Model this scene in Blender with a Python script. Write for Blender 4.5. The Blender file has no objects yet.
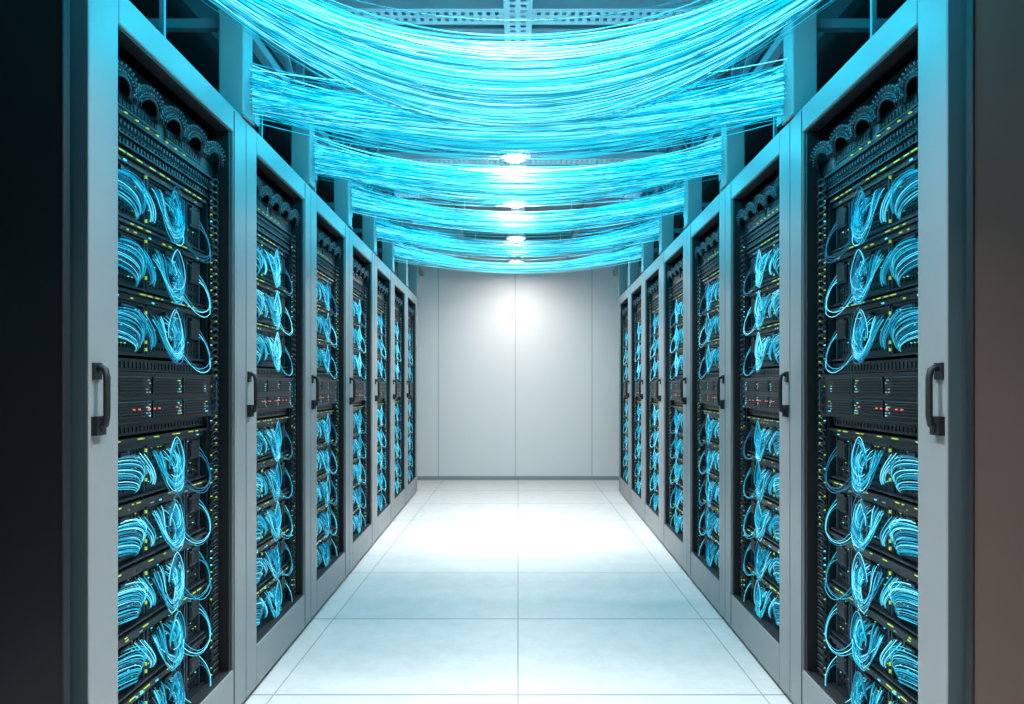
import bpy, math, random
from mathutils import Vector, Matrix
random.seed(7)
scene=bpy.context.scene
try:
    scene.view_settings.view_transform='Standard'
except Exception: pass

# ---------------------------------------------------------------- materials
def mat(name,col,rough=.5,metal=0,emis=None,es=0,spec=None):
    m=bpy.data.materials.new(name); m.use_nodes=True
    b=m.node_tree.nodes['Principled BSDF']
    b.inputs['Base Color'].default_value=(*col,1)
    b.inputs['Roughness'].default_value=rough
    b.inputs['Metallic'].default_value=metal
    if spec is not None: b.inputs['Specular IOR Level'].default_value=spec
    if emis:
        b.inputs['Emission Color'].default_value=(*emis,1)
        b.inputs['Emission Strength'].default_value=es
    return m
def noisy(m,scale,amt,col,bump=0.0):
    nt=m.node_tree; b=nt.nodes['Principled BSDF']
    tc=nt.nodes.new('ShaderNodeTexCoord'); n=nt.nodes.new('ShaderNodeTexNoise')
    n.inputs['Scale'].default_value=scale; n.inputs['Detail'].default_value=6
    nt.links.new(tc.outputs['Object'],n.inputs['Vector'])
    r=nt.nodes.new('ShaderNodeValToRGB')
    r.color_ramp.elements[0].position=.3; r.color_ramp.elements[1].position=.7
    r.color_ramp.elements[0].color=(*[c*(1-amt) for c in col],1)
    r.color_ramp.elements[1].color=(*col,1)
    nt.links.new(n.outputs['Fac'],r.inputs['Fac']); nt.links.new(r.outputs['Color'],b.inputs['Base Color'])
    if bump:
        bp=nt.nodes.new('ShaderNodeBump'); bp.inputs['Strength'].default_value=bump; bp.inputs['Distance'].default_value=.002
        nt.links.new(n.outputs['Fac'],bp.inputs['Height']); nt.links.new(bp.outputs['Normal'],b.inputs['Normal'])
    return m
M_frame=noisy(mat('grey_paint',(.26,.285,.295),.42,.1),3,.06,(.26,.285,.295))
M_edge=mat('door_edge_dark',(.05,.085,.10),.5,.2)  # door edge with its shade put into the colour
M_edge2=mat('door_edge_grey',(.085,.135,.155),.5,.1)  # same door edge painted as lit, for the right row
M_gasket=mat('rubber_black',(.006,.008,.01),.6)
M_body=mat('rack_body_black',(.008,.011,.014),.45)
M_inner=mat('rack_interior',(.004,.007,.010),.6)
M_steel=mat('rack_steel_dark',(.022,.036,.047),.4,.6)
M_plate=mat('module_plate',(.05,.09,.12),.45,.5)
M_black=mat('gloss_black',(.007,.010,.013),.35)
M_port=mat('port_black',(.002,.003,.004),.5)
M_braid=mat('braided_cable',(.012,.028,.04),.4)
M_bead=mat('cable_clip',(.07,.16,.21),.4,.3)
M_c1=mat('cable_deep_cyan',(.0,.27,.40),.4,0,(.0,.44,.62),.26)  # overhead cables: emission added as a glow for the cyan light
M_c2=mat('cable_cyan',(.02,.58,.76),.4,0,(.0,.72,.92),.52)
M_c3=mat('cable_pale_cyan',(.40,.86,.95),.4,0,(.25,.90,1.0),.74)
M_p1=mat('patch_deep_cyan',(.0,.20,.34),.4,0,(.0,.31,.50),.16)  # patch cables: added emission paints them as lit cyan
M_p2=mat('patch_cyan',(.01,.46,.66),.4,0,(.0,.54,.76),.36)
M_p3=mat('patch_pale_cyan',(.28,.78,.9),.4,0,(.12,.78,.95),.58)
M_ly=mat('led_lime',(.25,.4,.05),.4,0,(.5,.75,.08),.6)
M_lc=mat('led_cyan',(.05,.5,.6),.4,0,(.05,.75,1),1.2)
M_lr=mat('led_red',(.5,.08,.05),.4,0,(1,.18,.10),.9)
M_lw=mat('label_pale',(.3,.45,.5),.5,0,(.3,.6,.7),.2)
M_end_l=mat('end_panel_black',(.006,.010,.012),.4)
M_end_r=noisy(mat('end_panel_brown',(.20,.15,.13),.5,.1),1.5,.15,(.20,.15,.13))  # warm light on the dark panel painted in as brown
M_lampbody=mat('lamp_white',(.8,.82,.83),.3)
M_lamp=mat('lamp_diffuser',(1,1,1),.3,0,(.88,.97,1),20)
M_rail=mat('tray_steel',(.58,.70,.74),.4,.1)
M_struct=mat('structure_steel',(.18,.26,.30),.45,.2)
M_ceil=noisy(mat('ceiling_paint',(.20,.34,.40),.8),2,.15,(.20,.34,.40))
M_dwall=mat('side_wall_dark',(.02,.032,.04),.8)
M_trim=mat('baseboard_grey',(.33,.36,.37),.5)

def floor_mat():
    m=bpy.data.materials.new('floor_tiles'); m.use_nodes=True; nt=m.node_tree; b=nt.nodes['Principled BSDF']
    N=nt.nodes.new; L=nt.links.new
    g=N('ShaderNodeNewGeometry'); s=N('ShaderNodeSeparateXYZ'); L(g.outputs['Position'],s.inputs[0])
    def seam(out,off,p,w):
        a=N('ShaderNodeMath'); a.operation='ADD'; a.inputs[1].default_value=off+p*20; L(out,a.inputs[0])
        d=N('ShaderNodeMath'); d.operation='PINGPONG'; d.inputs[1].default_value=p/2; L(a.outputs[0],d.inputs[0])
        c=N('ShaderNodeMath'); c.operation='LESS_THAN'; c.inputs[1].default_value=w; L(d.outputs[0],c.inputs[0]); return c
    sx=seam(s.outputs['X'],0,.95,.0030); sy=seam(s.outputs['Y'],-.06,.887,.006)
    mx=N('ShaderNodeMath'); mx.operation='MAXIMUM'; L(sx.outputs[0],mx.inputs[0]); L(sy.outputs[0],mx.inputs[1])
    n=N('ShaderNodeTexNoise'); n.inputs['Scale'].default_value=8; n.inputs['Detail'].default_value=10; n.inputs['Roughness'].default_value=.8
    L(g.outputs['Position'],n.inputs['Vector'])
    r=N('ShaderNodeValToRGB'); r.color_ramp.elements[0].position=.36; r.color_ramp.elements[1].position=.58
    r.color_ramp.elements[0].color=(.62,.615,.605,1); r.color_ramp.elements[1].color=(.71,.695,.68,1)
    L(n.outputs['Fac'],r.inputs['Fac'])
    mi=N('ShaderNodeMix'); mi.data_type='RGBA'; L(mx.outputs[0],mi.inputs[0]); L(r.outputs['Color'],mi.inputs[6]); mi.inputs[7].default_value=(.32,.34,.35,1)
    L(mi.outputs[2],b.inputs['Base Color'])
    r2=N('ShaderNodeMapRange'); r2.inputs[3].default_value=.38; r2.inputs[4].default_value=.52; L(n.outputs['Fac'],r2.inputs[0]); L(r2.outputs[0],b.inputs['Roughness'])
    return m
def wall_mat():
    m=bpy.data.materials.new('wall_panels'); m.use_nodes=True; nt=m.node_tree; b=nt.nodes['Principled BSDF']
    N=nt.nodes.new; L=nt.links.new
    g=N('ShaderNodeNewGeometry'); s=N('ShaderNodeSeparateXYZ'); L(g.outputs['Position'],s.inputs[0])
    a=N('ShaderNodeMath'); a.operation='ADD'; a.inputs[1].default_value=.035+.98*10; L(s.outputs['X'],a.inputs[0])
    d=N('ShaderNodeMath'); d.operation='PINGPONG'; d.inputs[1].default_value=.49; L(a.outputs[0],d.inputs[0])
    c=N('ShaderNodeMath'); c.operation='LESS_THAN'; c.inputs[1].default_value=.006; L(d.outputs[0],c.inputs[0])
    mi=N('ShaderNodeMix'); mi.data_type='RGBA'; L(c.outputs[0],mi.inputs[0]); mi.inputs[6].default_value=(.86,.87,.87,1); mi.inputs[7].default_value=(.56,.60,.62,1)
    L(mi.outputs[2],b.inputs['Base Color']); b.inputs['Roughness'].default_value=.6
    return m
M_floor=floor_mat(); M_wall=wall_mat()

# ---------------------------------------------------------------- mesh builder
class MB:
    def __init__(s): s.v=[]; s.f=[]; s.m=[]; s.sm=[]; s.mats=[]
    def mi(s,m):
        if m not in s.mats: s.mats.append(m)
        return s.mats.index(m)
    def box(s,a,b,m):
        x0,y0,z0=[min(p,q) for p,q in zip(a,b)]; x1,y1,z1=[max(p,q) for p,q in zip(a,b)]
        n=len(s.v); s.v+=[(x0,y0,z0),(x1,y0,z0),(x1,y1,z0),(x0,y1,z0),(x0,y0,z1),(x1,y0,z1),(x1,y1,z1),(x0,y1,z1)]
        k=s.mi(m)
        for f in ((0,3,2,1),(4,5,6,7),(0,1,5,4),(1,2,6,5),(2,3,7,6),(3,0,4,7)):
            s.f.append(tuple(n+i for i in f)); s.m.append(k); s.sm.append(False)
    def bar(s,p,q,w,m):
        s.tube([p,q],w*.7071,m,4,False,math.pi/4,True)
    def tube(s,pts,r,m,sides=4,smooth=True,ph=0.0,cap=False):
        k=s.mi(m); n0=len(s.v); P=[Vector(p) for p in pts]; N=len(P)
        ref=None
        for i,p in enumerate(P):
            t=(P[min(i+1,N-1)]-P[max(i-1,0)]).normalized()
            if ref is None:
                u=Vector((0,0,1)) if abs(t.z)<.9 else Vector((1,0,0))
                ref=(u-t*u.dot(t)).normalized()
            else:
                r2=ref-t*ref.dot(t)
                if r2.length>1e-6: ref=r2.normalized()
            bn=t.cross(ref)
            for j in range(sides):
                a=ph+2*math.pi*j/sides
                q=p+ref*(math.cos(a)*r)+bn*(math.sin(a)*r); s.v.append((q.x,q.y,q.z))
        for i in range(N-1):
            for j in range(sides):
                a=n0+i*sides+j; b=n0+i*sides+(j+1)%sides
                s.f.append((a,b,b+sides,a+sides)); s.m.append(k); s.sm.append(smooth)
        if cap:
            s.f.append(tuple(n0+j for j in range(sides))[::-1]); s.m.append(k); s.sm.append(False)
            s.f.append(tuple(n0+(N-1)*sides+j for j in range(sides))); s.m.append(k); s.sm.append(False)
    def lathe(s,prof,c,m,seg=32):
        k=s.mi(m); n0=len(s.v)
        for r,z in prof:
            for j in range(seg):
                a=2*math.pi*j/seg; s.v.append((c[0]+r*math.cos(a),c[1]+r*math.sin(a),c[2]+z))
        for i in range(len(prof)-1):
            for j in range(seg):
                a=n0+i*seg+j; b=n0+i*seg+(j+1)%seg
                s.f.append((a,b,b+seg,a+seg)); s.m.append(k); s.sm.append(True)
    def mesh(s,name,side=None):
        v=s.v; f=s.f
        if side is not None:     # local (along, depth, z) -> (x,y,z)
            v=[(side*b,a,c) for a,b,c in v]
            if side>0: f=[tuple(reversed(q)) for q in f]
        me=bpy.data.meshes.new(name); me.from_pydata(v,[],f)
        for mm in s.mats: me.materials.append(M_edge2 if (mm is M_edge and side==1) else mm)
        me.polygons.foreach_set('material_index',s.m); me.polygons.foreach_set('use_smooth',s.sm); me.update()
        return me
def obj(name,me,parent=None,loc=(0,0,0)):
    o=bpy.data.objects.new(name,me); scene.collection.objects.link(o); o.location=loc
    if parent: o.parent=parent
    return o
def bevel(o,w,seg=2):
    b=o.modifiers.new('bevel','BEVEL'); b.width=w; b.segments=seg; b.limit_method='ANGLE'
def bez(a,b,c,d,n):
    out=[]
    for i in range(n+1):
        t=i/n; u=1-t
        out.append(tuple(u**3*a[k]+3*u*u*t*b[k]+3*u*t*t*c[k]+t**3*d[k] for k in range(3)))
    return out

# ---------------------------------------------------------------- rack parts
RW=.872; H=2.2; S0,S1=.11,.745; SE=.768; Z0,Z1=.18,2.112; TE=.05
def cablemat(): return random.choices([M_p1,M_p2,M_p3],[.42,.38,.20])[0]

def build_body():
    b=MB()
    t0=.047
    b.box((0.004,t0,.0),(RW-.004,.95,.03),M_body)
    b.box((0.004,t0,H-.03),(RW-.004,.95,H-.005),M_body)
    b.box((0.004,t0,.03),(.02,.95,H-.03),M_body); b.box((RW-.02,t0,.03),(RW-.004,.95,H-.03),M_body)
    b.box((.02,.5,.03),(RW-.02,.52,H-.03),M_inner)
    b.box((S0-.02,t0,.03),(S0+.005,.14,H-.03),M_steel); b.box((S1-.006,t0,.03),(S1+.03,.14,H-.03),M_gasket)
    return b
def build_door():
    b=MB()
    b.box((0,0,.02),(S0,.045,H),M_frame); b.box((SE,0,.02),(RW,.045,H),M_frame)
    b.box((S0,0,Z1),(SE,.045,H),M_frame); b.box((S0,0,.02),(SE,.045,Z0),M_frame)
    return b
def build_gasket():
    b=MB()
    b.box((S0,.006,Z0),(S0+.004,.05,Z1),M_gasket); b.box((S1,.008,Z0),(SE,.05,Z1),M_gasket)
    b.box((S0,.006,Z1-.006),(S1,.05,Z1),M_gasket); b.box((S0,.006,Z0),(S1,.05,Z0+.008),M_gasket)
    b.box((-.0005,.003,.025),(.004,.0448,H-.005),M_edge)
    b.box((SE+.002,-.0006,.03),(SE+.006,.002,H-.01),M_gasket)
    return b
def build_handle():
    b=MB(); s=.024
    pts=[(s,0,1.240),(s,-.012,1.245),(s,-.022,1.239),(s,-.026,1.220),(s,-.026,1.17),(s,-.026,1.13),(s,-.022,1.107),(s,-.012,1.10),(s,0,1.105)]
    b.tube(pts,.0075,M_gasket,10,True,0,True)
    b.box((s-.014,-.006,1.215),(s+.014,0,1.255),M_gasket)
    b.box((s-.017,-.014,1.083),(s+.017,0,1.128),M_gasket)
    b.tube([(s,-.014,1.095),(s,-.018,1.095)],.006,M_steel,10,False,0,True)
    return b

CA=(S0+.008,S0+.205); CB=(S0+.215,S0+.425); CC=(S0+.435,S1-.115)
def block(e,c,z0,h):
    """a switch chassis with patched modules"""
    zt=z0+h; t=TE
    e.box((S0+.005,t+.02,z0+.004),(S1-.10,.42,zt-.004),M_inner)
    e.box((S0+.005,t-.012,zt-.012),(S1-.10,t+.03,zt-.004),M_steel)
    e.box((S0+.005,t-.006,z0+.004),(S1-.10,t+.03,z0+.010),M_steel)
    e.box((S0+.005,t-.002,zt-.030),(S1-.10,t+.02,zt-.014),M_black)
    for ci,(a,d) in enumerate((CA,CB,CC)):
        e.box((a,t+.004,z0+.012),(a+.005,t+.03,zt-.032),M_plate); e.box((d-.005,t+.004,z0+.012),(d,t+.03,zt-.032),M_plate)
        e.box((a,t+.006,zt-.037),(d,t+.03,zt-.032),M_plate)
        e.box((a+.005,t+.012,z0+.012),(d-.005,t+.03,zt-.037),M_black)
        n=max(2,int((d-a-.02)/.015))
        for r in range(5):
            zz=z0+.026+r*.024
            e.box((a+.006,t+.008,zz+.0145),(d-.006,t+.014,zz+.0165),M_steel)
            for i in range(n):
                x=a+.010+i*(d-a-.020)/n
                e.box((x,t+.008,zz),(x+.009,t+.013,zz+.009),M_port if random.random()<.75 else M_steel)
                if random.random()<.2: e.box((x+.002,t+.006,zz+.010),(x+.006,t+.009,zz+.0125),random.choice([M_lc,M_ly,M_lw]))
        if ci==2:
            e.box((a+.012,t+.0,z0+.075),(d-.012,t+.012,zt-.05),M_steel); e.box((a+.018,t-.002,z0+.082),(d-.018,t+.0,zt-.057),M_port)
        e.box(((a+d)/2-.02,t-.002,zt-.050),((a+d)/2+.02,t+.012,zt-.042),M_steel)
    x=S0+.01
    while x<S1-.13:
        w=random.uniform(.008,.03)
        if random.random()<.5: e.box((x,t-.014,zt-.0100),(x+w,t-.011,zt-.0070),M_ly)
        if random.random()<.3: e.box((x,t-.004,zt-.025),(x+w*.6,t-.001,zt-.021),random.choice([M_ly,M_lw,M_lc,M_plate]))
        x+=w+random.uniform(.004,.022)
    for i in range(7):
        zz=z0+.02+i*.021
        if random.random()<.5: e.box((S0+.206,t+.0,zz),(S0+.210,t+.006,zz+.009),M_ly)
    j=lambda q=.004: random.uniform(-q,q)
    # cell A : parallel strands leaving the ports at the near side, sweeping across and down
    aL=CA[0]+.004; aR=CA[1]
    nA=24
    for i in range(nA):
        k=i/(nA-1)
        a=(aL+.08*(1-k)**2+j(.002),t+.004-.01*random.random(),zt-.050-.085*k+j(.003))
        d=(aR-.006-.035*k+j(.004),t+.006,z0+.050-.034*k+j(.004))
        o=-.012-.014*random.random()
        c.tube(bez(a,(a[0]+.055,t+o,a[2]+.008),(d[0]-.022*(k+.3),t+o-.008,d[2]+.062-.045*k),d,10),random.uniform(.0009,.0014),cablemat())
    for i in range(7):
        k=i/6; a=(aR-.05+.008*i,t+.008,zt-.05-.01*random.random()); d=(aR+.01+.004*i,t-.004,z0+.03+j(.006))
        c.tube(bez(a,(a[0]+.0,t-.016,a[2]-.03),(d[0]-.012,t-.024,d[2]+.03),d,8),.0012,cablemat())
    # cell B : drooping oval loops
    cx=(CB[0]+CB[1])/2-.012; cz=z0+.085
    for i in range(28):
        k=i/27
        a=(cx-.060+.10*k+j(.004),t+.008,zt-.044-random.random()*.035)
        d=(cx+.030+.065*random.random(),t+.006,z0+.055+random.random()*.06)
        dx=-.062-.016*random.random() if k<.55 else -.02+.06*k
        low=z0+.014-random.random()**2*.034+.010*k
        p1=bez(a,(a[0]+dx*.35,t-.020-.008*random.random(),a[2]-.025),(cx+dx*.95,t-.024,low+.045),(cx+.002+j(.02),t-.026,low),9)
        q=p1[-1]
        p2=bez(q,(q[0]+.034,t-.027,low-.006),(cx+.078+j(.012),t-.026,low+.040),d,7)
        c.tube(p1+p2[1:],random.uniform(.0009,.0014),cablemat())
    for i in range(8):
        r=.020+.0046*i; ox=cx+.006+j(.008); oz=cz+.010+j(.008); s1=random.uniform(-.7,-.3)
        pts=[(ox+r*.78*math.cos(q),t-.020-.0015*i+.004*math.sin(q*2),oz+r*1.15*math.sin(q)) for q in [math.pi*(s1+1.6*n/16) for n in range(17)]]
        c.tube(pts,.0012,cablemat())
    for i in range(3):
        a=(cx+.03+.02*i,t-.01,z0+.045); low=z0-.016-.028*random.random()
        p=bez(a,(a[0]+.05,t-.022,z0-.025),(S1-.17,t-.035,low-.018),(S1-.120+.006*i,t-.030,low+.02),8)
        p2=bez(p[-1],(S1-.095,t-.026,low+.065),(S1-.105,t-.01,z0+.085),(S1-.15+.01*i,t+.008,z0+.09+.015*i),7)
        c.tube(p+p2[1:],.0012,cablemat())

def build_equipment():
    e=MB(); c=MB(); t=TE
    h=.1835
    tops=[1.83-h*(i+1) for i in range(3)]
    for z in tops: block(e,c,z,h)
    for i in range(5): block(e,c,1.062-h*(i+1)*.955,h*.955)
    e.box((S0+.005,t,1.835),(S1-.02,.40,1.925),M_inner)
    for zz in (1.84,1.868,1.915): e.box((S0+.005,t-.012,zz),(S1-.04,t+.01,zz+.005),M_steel)
    for i in range(36):
        x=S0+.010+i*.0158
        e.box((x,t-.006,1.85),(x+.008,t+.002,1.862),M_steel if i%3 else M_plate)
        e.box((x,t-.006,1.878),(x+.006,t+.002,1.884),M_steel); e.box((x+.004,t-.006,1.896),(x+.011,t+.002,1.907),M_plate)
    e.box((S0+.005,t,1.93),(S1-.03,.40,1.985),M_black)
    e.box((S0+.03,t-.004,1.942),(S0+.27,t+.002,1.974),M_plate); e.box((S0+.30,t-.004,1.942),(S0+.52,t+.002,1.974),M_plate)
    for k in range(2):
        for i in range(13):
            x=S0+.038+k*.265+i*.0165; e.box((x,t-.007,1.948),(x+.011,t-.003,1.968),M_port)
    for i in range(8): e.box((S0+.05+.05*i,t-.006,1.933),(S0+.06+.05*i,t-.001,1.936),M_ly)
    e.box((S0+.005,t+.03,2.05),(S1-.01,.4,2.1),M_inner); e.box((S0+.005,t+.01,2.045),(S1-.01,t+.03,2.052),M_steel)
    for k in range(5):
        cx=S0+.055+k*.128; cz=1.975
        for q in range(6):
            r=.034+.0066*q
            pts=[(cx+r*1.15*math.cos(a),t-.010-.003*abs(q-3)-.012*math.sin(a),cz+r*.85*math.sin(a)) for a in [math.pi*(-.05+1.10*n/14) for n in range(15)]]
            e.tube(pts,.0034,M_braid if q%2 else M_black,5)
        for n in range(15):
            a=math.pi*(n+.5)/15; r=.070
            x=cx+r*1.15*math.cos(a); z=cz+r*.85*math.sin(a); y=t-.026-.008*math.sin(a)
            e.box((x-.0024,y-.002,z-.0024),(x+.0024,y+.003,z+.0024),M_bead)
            r=.050; x=cx+r*1.15*math.cos(a); z=cz+r*.85*math.sin(a)
            e.box((x-.002,y-.001,z-.002),(x+.002,y+.005,z+.002),M_bead)
    z0=1.098; z1=1.238
    e.box((S0+.005,t-.02,z0),(S1-.05,.42,z1),M_black)
    for zz in (z0+.002,z0+.066,z0+.070,z1-.008): e.box((S0+.005,t-.026,zz),(S1-.05,t-.018,zz+.003),M_steel)
    for row,(a,b2) in enumerate(((z0+.012,z0+.060),(z0+.078,z1-.012))):
        for k in range(3):
            x0=S0+.03+k*.165; x1=x0+.155
            e.box((x0,t-.025,a),(x1,t-.02,b2),M_inner)
            e.box((x0,t-.027,b2-.003),(x1,t-.02,b2),M_plate); e.box((x0,t-.027,a),(x0+.003,t-.02,b2),M_plate)
            nb=5
            for i in range(nb):
                zz=a+.005+i*(b2-a-.008)/nb
                e.box((x0+.006,t-.028,zz),(x1-.03,t-.024,zz+.004),M_steel if i%2 else M_black)
                for q in range(3):
                    if random.random()<.35: e.box((x1-.024+q*.007,t-.029,zz),(x1-.021+q*.007,t-.024,zz+.003),random.choice([M_lw,M_lc,M_ly,M_lw]))
        if row==0:
            for i in range(15):
                if random.random()<.6: e.box((S0+.10+i*.024,t-.03,z0+.036),(S0+.104+i*.024,t-.024,z0+.040),M_lr)
    e.box((S0+.016,t-.03,z0+.02),(S0+.021,t-.02,z0+.12),M_plate); e.box((S1-.07,t-.03,z0+.02),(S1-.065,t-.02,z0+.12),M_plate)
    for (a,b2) in ((1.066,1.095),(1.241,1.275)):
        e.box((S0+.005,t,a),(S1-.05,.4,b2),M_black)
        for i in range(31): e.box((S0+.012+i*.018,t-.003,a+.008),(S0+.023+i*.018,t+.001,b2-.008),M_steel)
    e.box((S1-.09,t+.03,Z0),(S1-.01,.3,2.0),M_inner)
    e.box((S1-.095,t-.01,Z0),(S1-.090,t+.05,1.82),M_steel)
    z=Z0+.02
    while z<1.9:
        e.box((S1-.088,t-.018,z),(S1-.03,t-.012,z+.006),M_black); e.box((S1-.034,t-.018,z),(S1-.028,t+.03,z+.006),M_steel)
        pts=[(S1-.06+.022*math.cos(a),t-.02-.006*math.sin(a),z+.012+.010*math.sin(a)) for a in [math.pi*2*n/8 for n in range(9)]]
        e.tube(pts,.0026,M_braid,4)
        if random.random()<.4: e.box((S1-.085,t-.022,z+.010),(S1-.080,t-.017,z+.014),random.choice([M_ly,M_lc,M_lw]))
        if random.random()<.2: e.box((S1-.05,t-.022,z+.001),(S1-.045,t-.018,z+.005),M_ly)
        z+=.0235
    for i in range(5):
        pts=[(S1-.075+.01*i+.006*math.sin(n*.9+i),t-.005+.004*math.cos(n+i),Z0+.02+n*.075) for n in range(23)]
        e.tube(pts,.004,M_braid if i%2 else M_black,5)
    e.box((S0+.005,t,.03),(S1-.02,.4,.182),M_black)
    return e,c

mesh={}
body=build_body(); door=build_door(); gas=build_gasket(); hd=build_handle()
variants=[build_equipment() for _ in range(2)]
for side in (-1,1):
    mesh[side]=dict(body=body.mesh('body',side),door=door.mesh('door',side),gas=gas.mesh('seal',side),hd=hd.mesh('pull',side),
        eq=[v[0].mesh('equip',side) for v in variants],cb=[v[1].mesh('patch',side) for v in variants])
bounds=[1.635,2.64,3.53,4.41,5.29,6.16,7.04,7.92]
def WX(y): return .966+.022*y
for side in (-1,1):
    for i in range(7):
        y0,y1=bounds[i],bounds[i+1]
        r=bpy.data.objects.new('server_rack',None); scene.collection.objects.link(r); r.empty_display_size=.2
        r.location=(side*WX(y0),y0,0); r.rotation_euler=(0,0,-side*.022); r.scale=(1,(y1-y0-.004)/RW,1)
        m=mesh[side]
        obj('body',m['body'],r); d=obj('door_frame',m['door'],r); bevel(d,.004)
        obj('door_seal',m['gas'],r); obj('door_handle',m['hd'],r)
        obj('equipment',m['eq'][i%2],r); obj('patch_cables',m['cb'][i%2],r)

for side,mt in ((-1,M_end_l),(1,M_end_r)):
    b=MB(); y=1.58; x=WX(1.62)
    b.box((side*(x+.026),y,0),(side*(x+.95),y+.02,2.4),mt)
    b.box((side*(x+.021),y-.004,0),(side*(x+.028),y+.02,2.4),M_gasket)
    o=obj('cabinet_end_panel',b.mesh('end')); bevel(o,.003)

# ---------------------------------------------------------------- overhead support frames
for side in (-1,1):
    e=bpy.data.objects.new('cable_support_frame',None); scene.collection.objects.link(e)
    b=MB()
    for y in [1.50]+bounds[1:]:
        x=WX(y)-.008
        zb=H if y>1.6 else 2.4
        b.box((side*x,y-.045,zb),(side*(x+.095),y+.045,2.60),M_frame)
        b.box((side*(x-.005),y-.052,zb),(side*(x+.10),y+.052,zb+.012),M_frame)
        b.box((side*(x-.003),y-.048,2.585),(side*(x+.098),y+.048,2.60),M_frame)
    p=obj('posts',b.mesh('posts'),e); bevel(p,.006)
    b=MB()
    ya,yb=1.2,8.9
    b.bar((side*(WX(ya)+.06),ya,2.62),(side*(WX(yb)+.06),yb,2.62),.04,M_struct)
    b.bar((side*(WX(ya)+.55),ya,2.57),(side*(WX(yb)+.55),yb,2.57),.05,M_struct)
    b.bar((side*(WX(ya)+.06),ya,2.93),(side*(WX(yb)+.06),yb,2.93),.04,M_struct)
    ys=[1.75]+bounds[1:]
    for i,y in enumerate(ys):
        b.bar((side*(WX(y)+.06),y+.02,2.57),(side*(WX(y)+.55),y+.02,2.57),.035,M_struct)
        b.bar((side*(WX(y)+.06),y+.02,2.57),(side*(WX(y)+.06),y+.02,3.0),.035,M_struct)
        if i<len(ys)-1:
            y2=ys[i+1]; ym=(y+y2)/2
            b.bar((side*(WX(y)+.06),y,2.63),(side*(WX(ym)+.06),ym,2.92),.02,M_struct)
            b.bar((side*(WX(ym)+.06),ym,2.92),(side*(WX(y2)+.06),y2,2.63),.02,M_struct)
            b.bar((side*(WX(ym)+.10),ym,H),(side*(WX(ym)+.10),ym,2.60),.014,M_struct)
    obj('rails',b.mesh('rails'),e)

def perf(b,x0,x1,y0,y1,z,m,along,cell=.03,hole=.45,rows=2):
    L=(x1-x0) if along=='x' else (y1-y0); Wd=(y1-y0) if along=='x' else (x1-x0)
    n=int(L/cell)
    def q(a,c,w,d):
        if along=='x': b.box((x0+a,y0+w,z),(x0+c,y0+d,z+.003),m)
        else: b.box((x0+w,y0+a,z),(x0+d,y0+c,z+.003),m)
    rw=Wd/(rows*2+1)
    for r in range(rows+1): q(0,L,r*2*rw,(r*2+1)*rw)
    for r in range(rows):
        for i in range(n): q(i*cell,i*cell+cell*(1-hole),(r*2+1)*rw,(r*2+2)*rw)
    if along=='x':
        b.box((x0,y0-.003,z),(x1,y0,z+.045),m); b.box((x0,y1,z),(x1,y1+.003,z+.045),m)
    else:
        b.box((x0-.003,y0,z),(x0,y1,z+.045),m); b.box((x1,y0,z),(x1+.003,y1,z+.045),m)
for y in (2.03,2.86,3.75,4.75,5.6,6.5,8.2):
    b=MB(); perf(b,-.99,.99,y,y+.12,2.74,M_rail,'x',.035,.45,2)
    for x in (-.96,-.5,.5,.96): b.bar((x,y+.06,2.745),(x,y+.06,3.0),.012,M_rail)
    obj('perforated_cable_tray',b.mesh('ptray'))
b=MB(); perf(b,-.055,.055,1.0,8.9,2.715,M_rail,'y',.04,.45,2)
for i in range(9): b.bar((0,1.3+i*.95,2.72),(0,1.3+i*.95,3.0),.014,M_rail)
obj('ceiling_rail',b.mesh('rail'))
b=MB()
for x in (-.62,.62):
    b.bar((x,0.2,2.86),(x,8.93,2.86),.05,M_struct)
for y in (1.4,2.4,3.4,4.4,5.4,6.4,7.4,8.4): b.bar((-1.2,y,2.95),(1.2,y,2.95),.06,M_struct)
obj('ceiling_joists',b.mesh('joists'))

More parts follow.
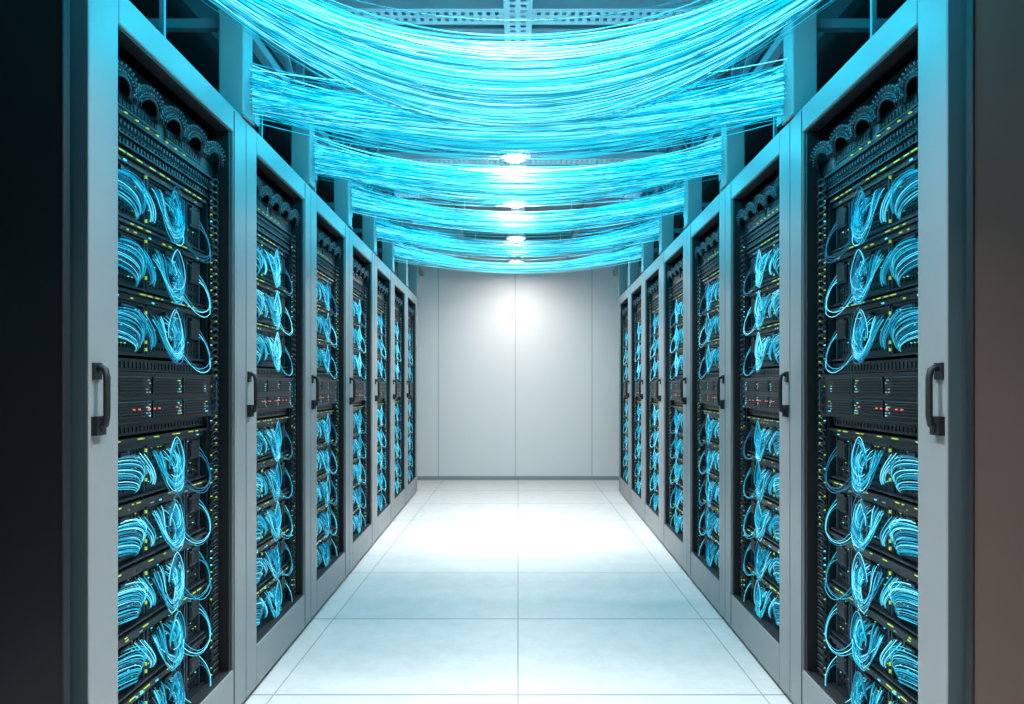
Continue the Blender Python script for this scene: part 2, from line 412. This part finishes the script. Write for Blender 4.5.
# ---------------------------------------------------------------- swagged cable bundles
# (y centre, y spread, y of end, z centre, z spread, z end, strands)
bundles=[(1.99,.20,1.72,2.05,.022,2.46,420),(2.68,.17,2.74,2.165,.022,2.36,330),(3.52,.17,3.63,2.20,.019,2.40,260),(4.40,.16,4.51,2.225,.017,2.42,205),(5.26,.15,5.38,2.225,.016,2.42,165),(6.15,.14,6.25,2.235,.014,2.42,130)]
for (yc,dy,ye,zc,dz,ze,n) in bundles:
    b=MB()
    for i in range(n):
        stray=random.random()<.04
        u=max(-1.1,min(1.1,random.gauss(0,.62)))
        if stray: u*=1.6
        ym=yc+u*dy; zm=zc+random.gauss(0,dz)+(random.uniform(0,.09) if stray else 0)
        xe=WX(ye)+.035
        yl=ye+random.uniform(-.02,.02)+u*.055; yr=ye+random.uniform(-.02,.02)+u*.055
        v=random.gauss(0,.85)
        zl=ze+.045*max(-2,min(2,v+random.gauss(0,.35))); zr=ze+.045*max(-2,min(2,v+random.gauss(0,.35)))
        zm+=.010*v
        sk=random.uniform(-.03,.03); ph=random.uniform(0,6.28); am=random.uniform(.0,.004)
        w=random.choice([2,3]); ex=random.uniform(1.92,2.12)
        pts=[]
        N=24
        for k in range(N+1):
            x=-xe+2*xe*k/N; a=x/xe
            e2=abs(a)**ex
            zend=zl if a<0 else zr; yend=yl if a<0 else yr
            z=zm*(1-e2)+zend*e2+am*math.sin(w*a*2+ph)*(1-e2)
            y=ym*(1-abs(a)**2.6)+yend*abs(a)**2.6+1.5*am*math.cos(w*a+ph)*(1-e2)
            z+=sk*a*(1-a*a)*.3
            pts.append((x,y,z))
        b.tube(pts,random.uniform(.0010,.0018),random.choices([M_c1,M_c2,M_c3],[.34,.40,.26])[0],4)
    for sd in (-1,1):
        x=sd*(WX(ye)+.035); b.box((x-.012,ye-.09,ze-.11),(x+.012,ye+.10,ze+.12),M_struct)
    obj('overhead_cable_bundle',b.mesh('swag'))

# ---------------------------------------------------------------- lamps
def lamp(y,power,spread=112):
    r=bpy.data.objects.new('ceiling_lamp',None); scene.collection.objects.link(r); r.location=(-.02,y,2.66)
    b=MB(); b.lathe([(.0,.055),(.05,.055),(.055,.03),(.085,.02),(.10,.0),(.095,-.008),(.078,-.008),(.075,.004),(0,.004)],(0,0,0),M_lampbody)
    b.box((-.02,-.02,.05),(.02,.02,.07),M_lampbody)
    obj('housing',b.mesh('housing'),r)
    b=MB(); b.lathe([(.074,.0),(.066,-.016),(.045,-.028),(.02,-.033),(.0005,-.034)],(0,0,0),M_lamp); obj('diffuser',b.mesh('diff'),r)
    l=bpy.data.lights.new('lamp_light','AREA'); l.shape='DISK'; l.size=.16; l.energy=power; l.color=(1,.95,.915); l.spread=math.radians(spread)
    o=bpy.data.objects.new('light',l); scene.collection.objects.link(o); o.parent=r; o.location=(0,0,-.038)
for y,p,s in ((-.9,18,160),(.5,27,112),(1.7,25,116),(3.42,40,122),(4.45,31,118),(5.58,27,130),(6.9,31,165),(8.22,15,178)): lamp(y,p,s)  # lamps over and behind the camera are unseen, added for fill
for side in (-1,1):
    r=bpy.data.objects.new('cyan_led_strip',None); scene.collection.objects.link(r)  # added cyan fill lights, no visible fixture, to tint the rack tops
    for y,p in ((1.45,11),(2.3,9),(3.2,8),(4.0,8),(4.9,8),(5.8,7),(7.0,7)):
        l=bpy.data.lights.new('cyan','AREA'); l.shape='RECTANGLE'; l.size=.02; l.size_y=.6; l.energy=p; l.color=(.0,.70,1)
        o=bpy.data.objects.new('led',l); scene.collection.objects.link(o); o.parent=r
        o.location=(side*.55,y,2.50); o.rotation_euler=(0,-side*math.radians(52),0)

# ---------------------------------------------------------------- room
def slab(name,a,b2,m):
    b=MB(); b.box(a,b2,m); return obj(name,b.mesh(name))
XW=2.35; YB=8.94; YF=-2.5
slab('floor',(-XW,YF,-.1),(XW,YB,0),M_floor)
slab('ceiling',(-XW,YF,3.0),(XW,YB,3.1),M_ceil)
slab('trim_1',(-XW,.2,2.72),(-1.32,YB,3.0),M_dwall)  # soffits added on both sides to darken the ceiling above the racks
slab('trim_2',(1.32,.2,2.72),(XW,YB,3.0),M_dwall)
slab('wall_back',(-XW,YB,-.1),(XW,YB+.1,3.1),M_wall)
slab('wall_front',(-XW,YF-.1,-.1),(XW,YF,3.1),M_dwall)
slab('wall_left',(-XW-.1,YF,-.1),(-XW,YB,3.1),M_dwall)
slab('wall_right',(XW,YF,-.1),(XW+.1,YB,3.1),M_dwall)
slab('baseboard_back',(-XW,YB-.015,0),(XW,YB,.05),M_trim)

w=bpy.data.worlds.new('world'); scene.world=w; w.use_nodes=True
w.node_tree.nodes['Background'].inputs[0].default_value=(.3,.5,.6,1); w.node_tree.nodes['Background'].inputs[1].default_value=.2

# ---------------------------------------------------------------- camera
cd=bpy.data.cameras.new('camera'); cam=bpy.data.objects.new('camera',cd); scene.collection.objects.link(cam)
cam.location=(0,0,1.2); cam.rotation_euler=(math.pi/2,0,0)
cd.sensor_width=36; cd.lens=700/1024*36; cd.shift_x=-6/1024; cd.shift_y=34/1024; cd.clip_start=.05
scene.camera=cam
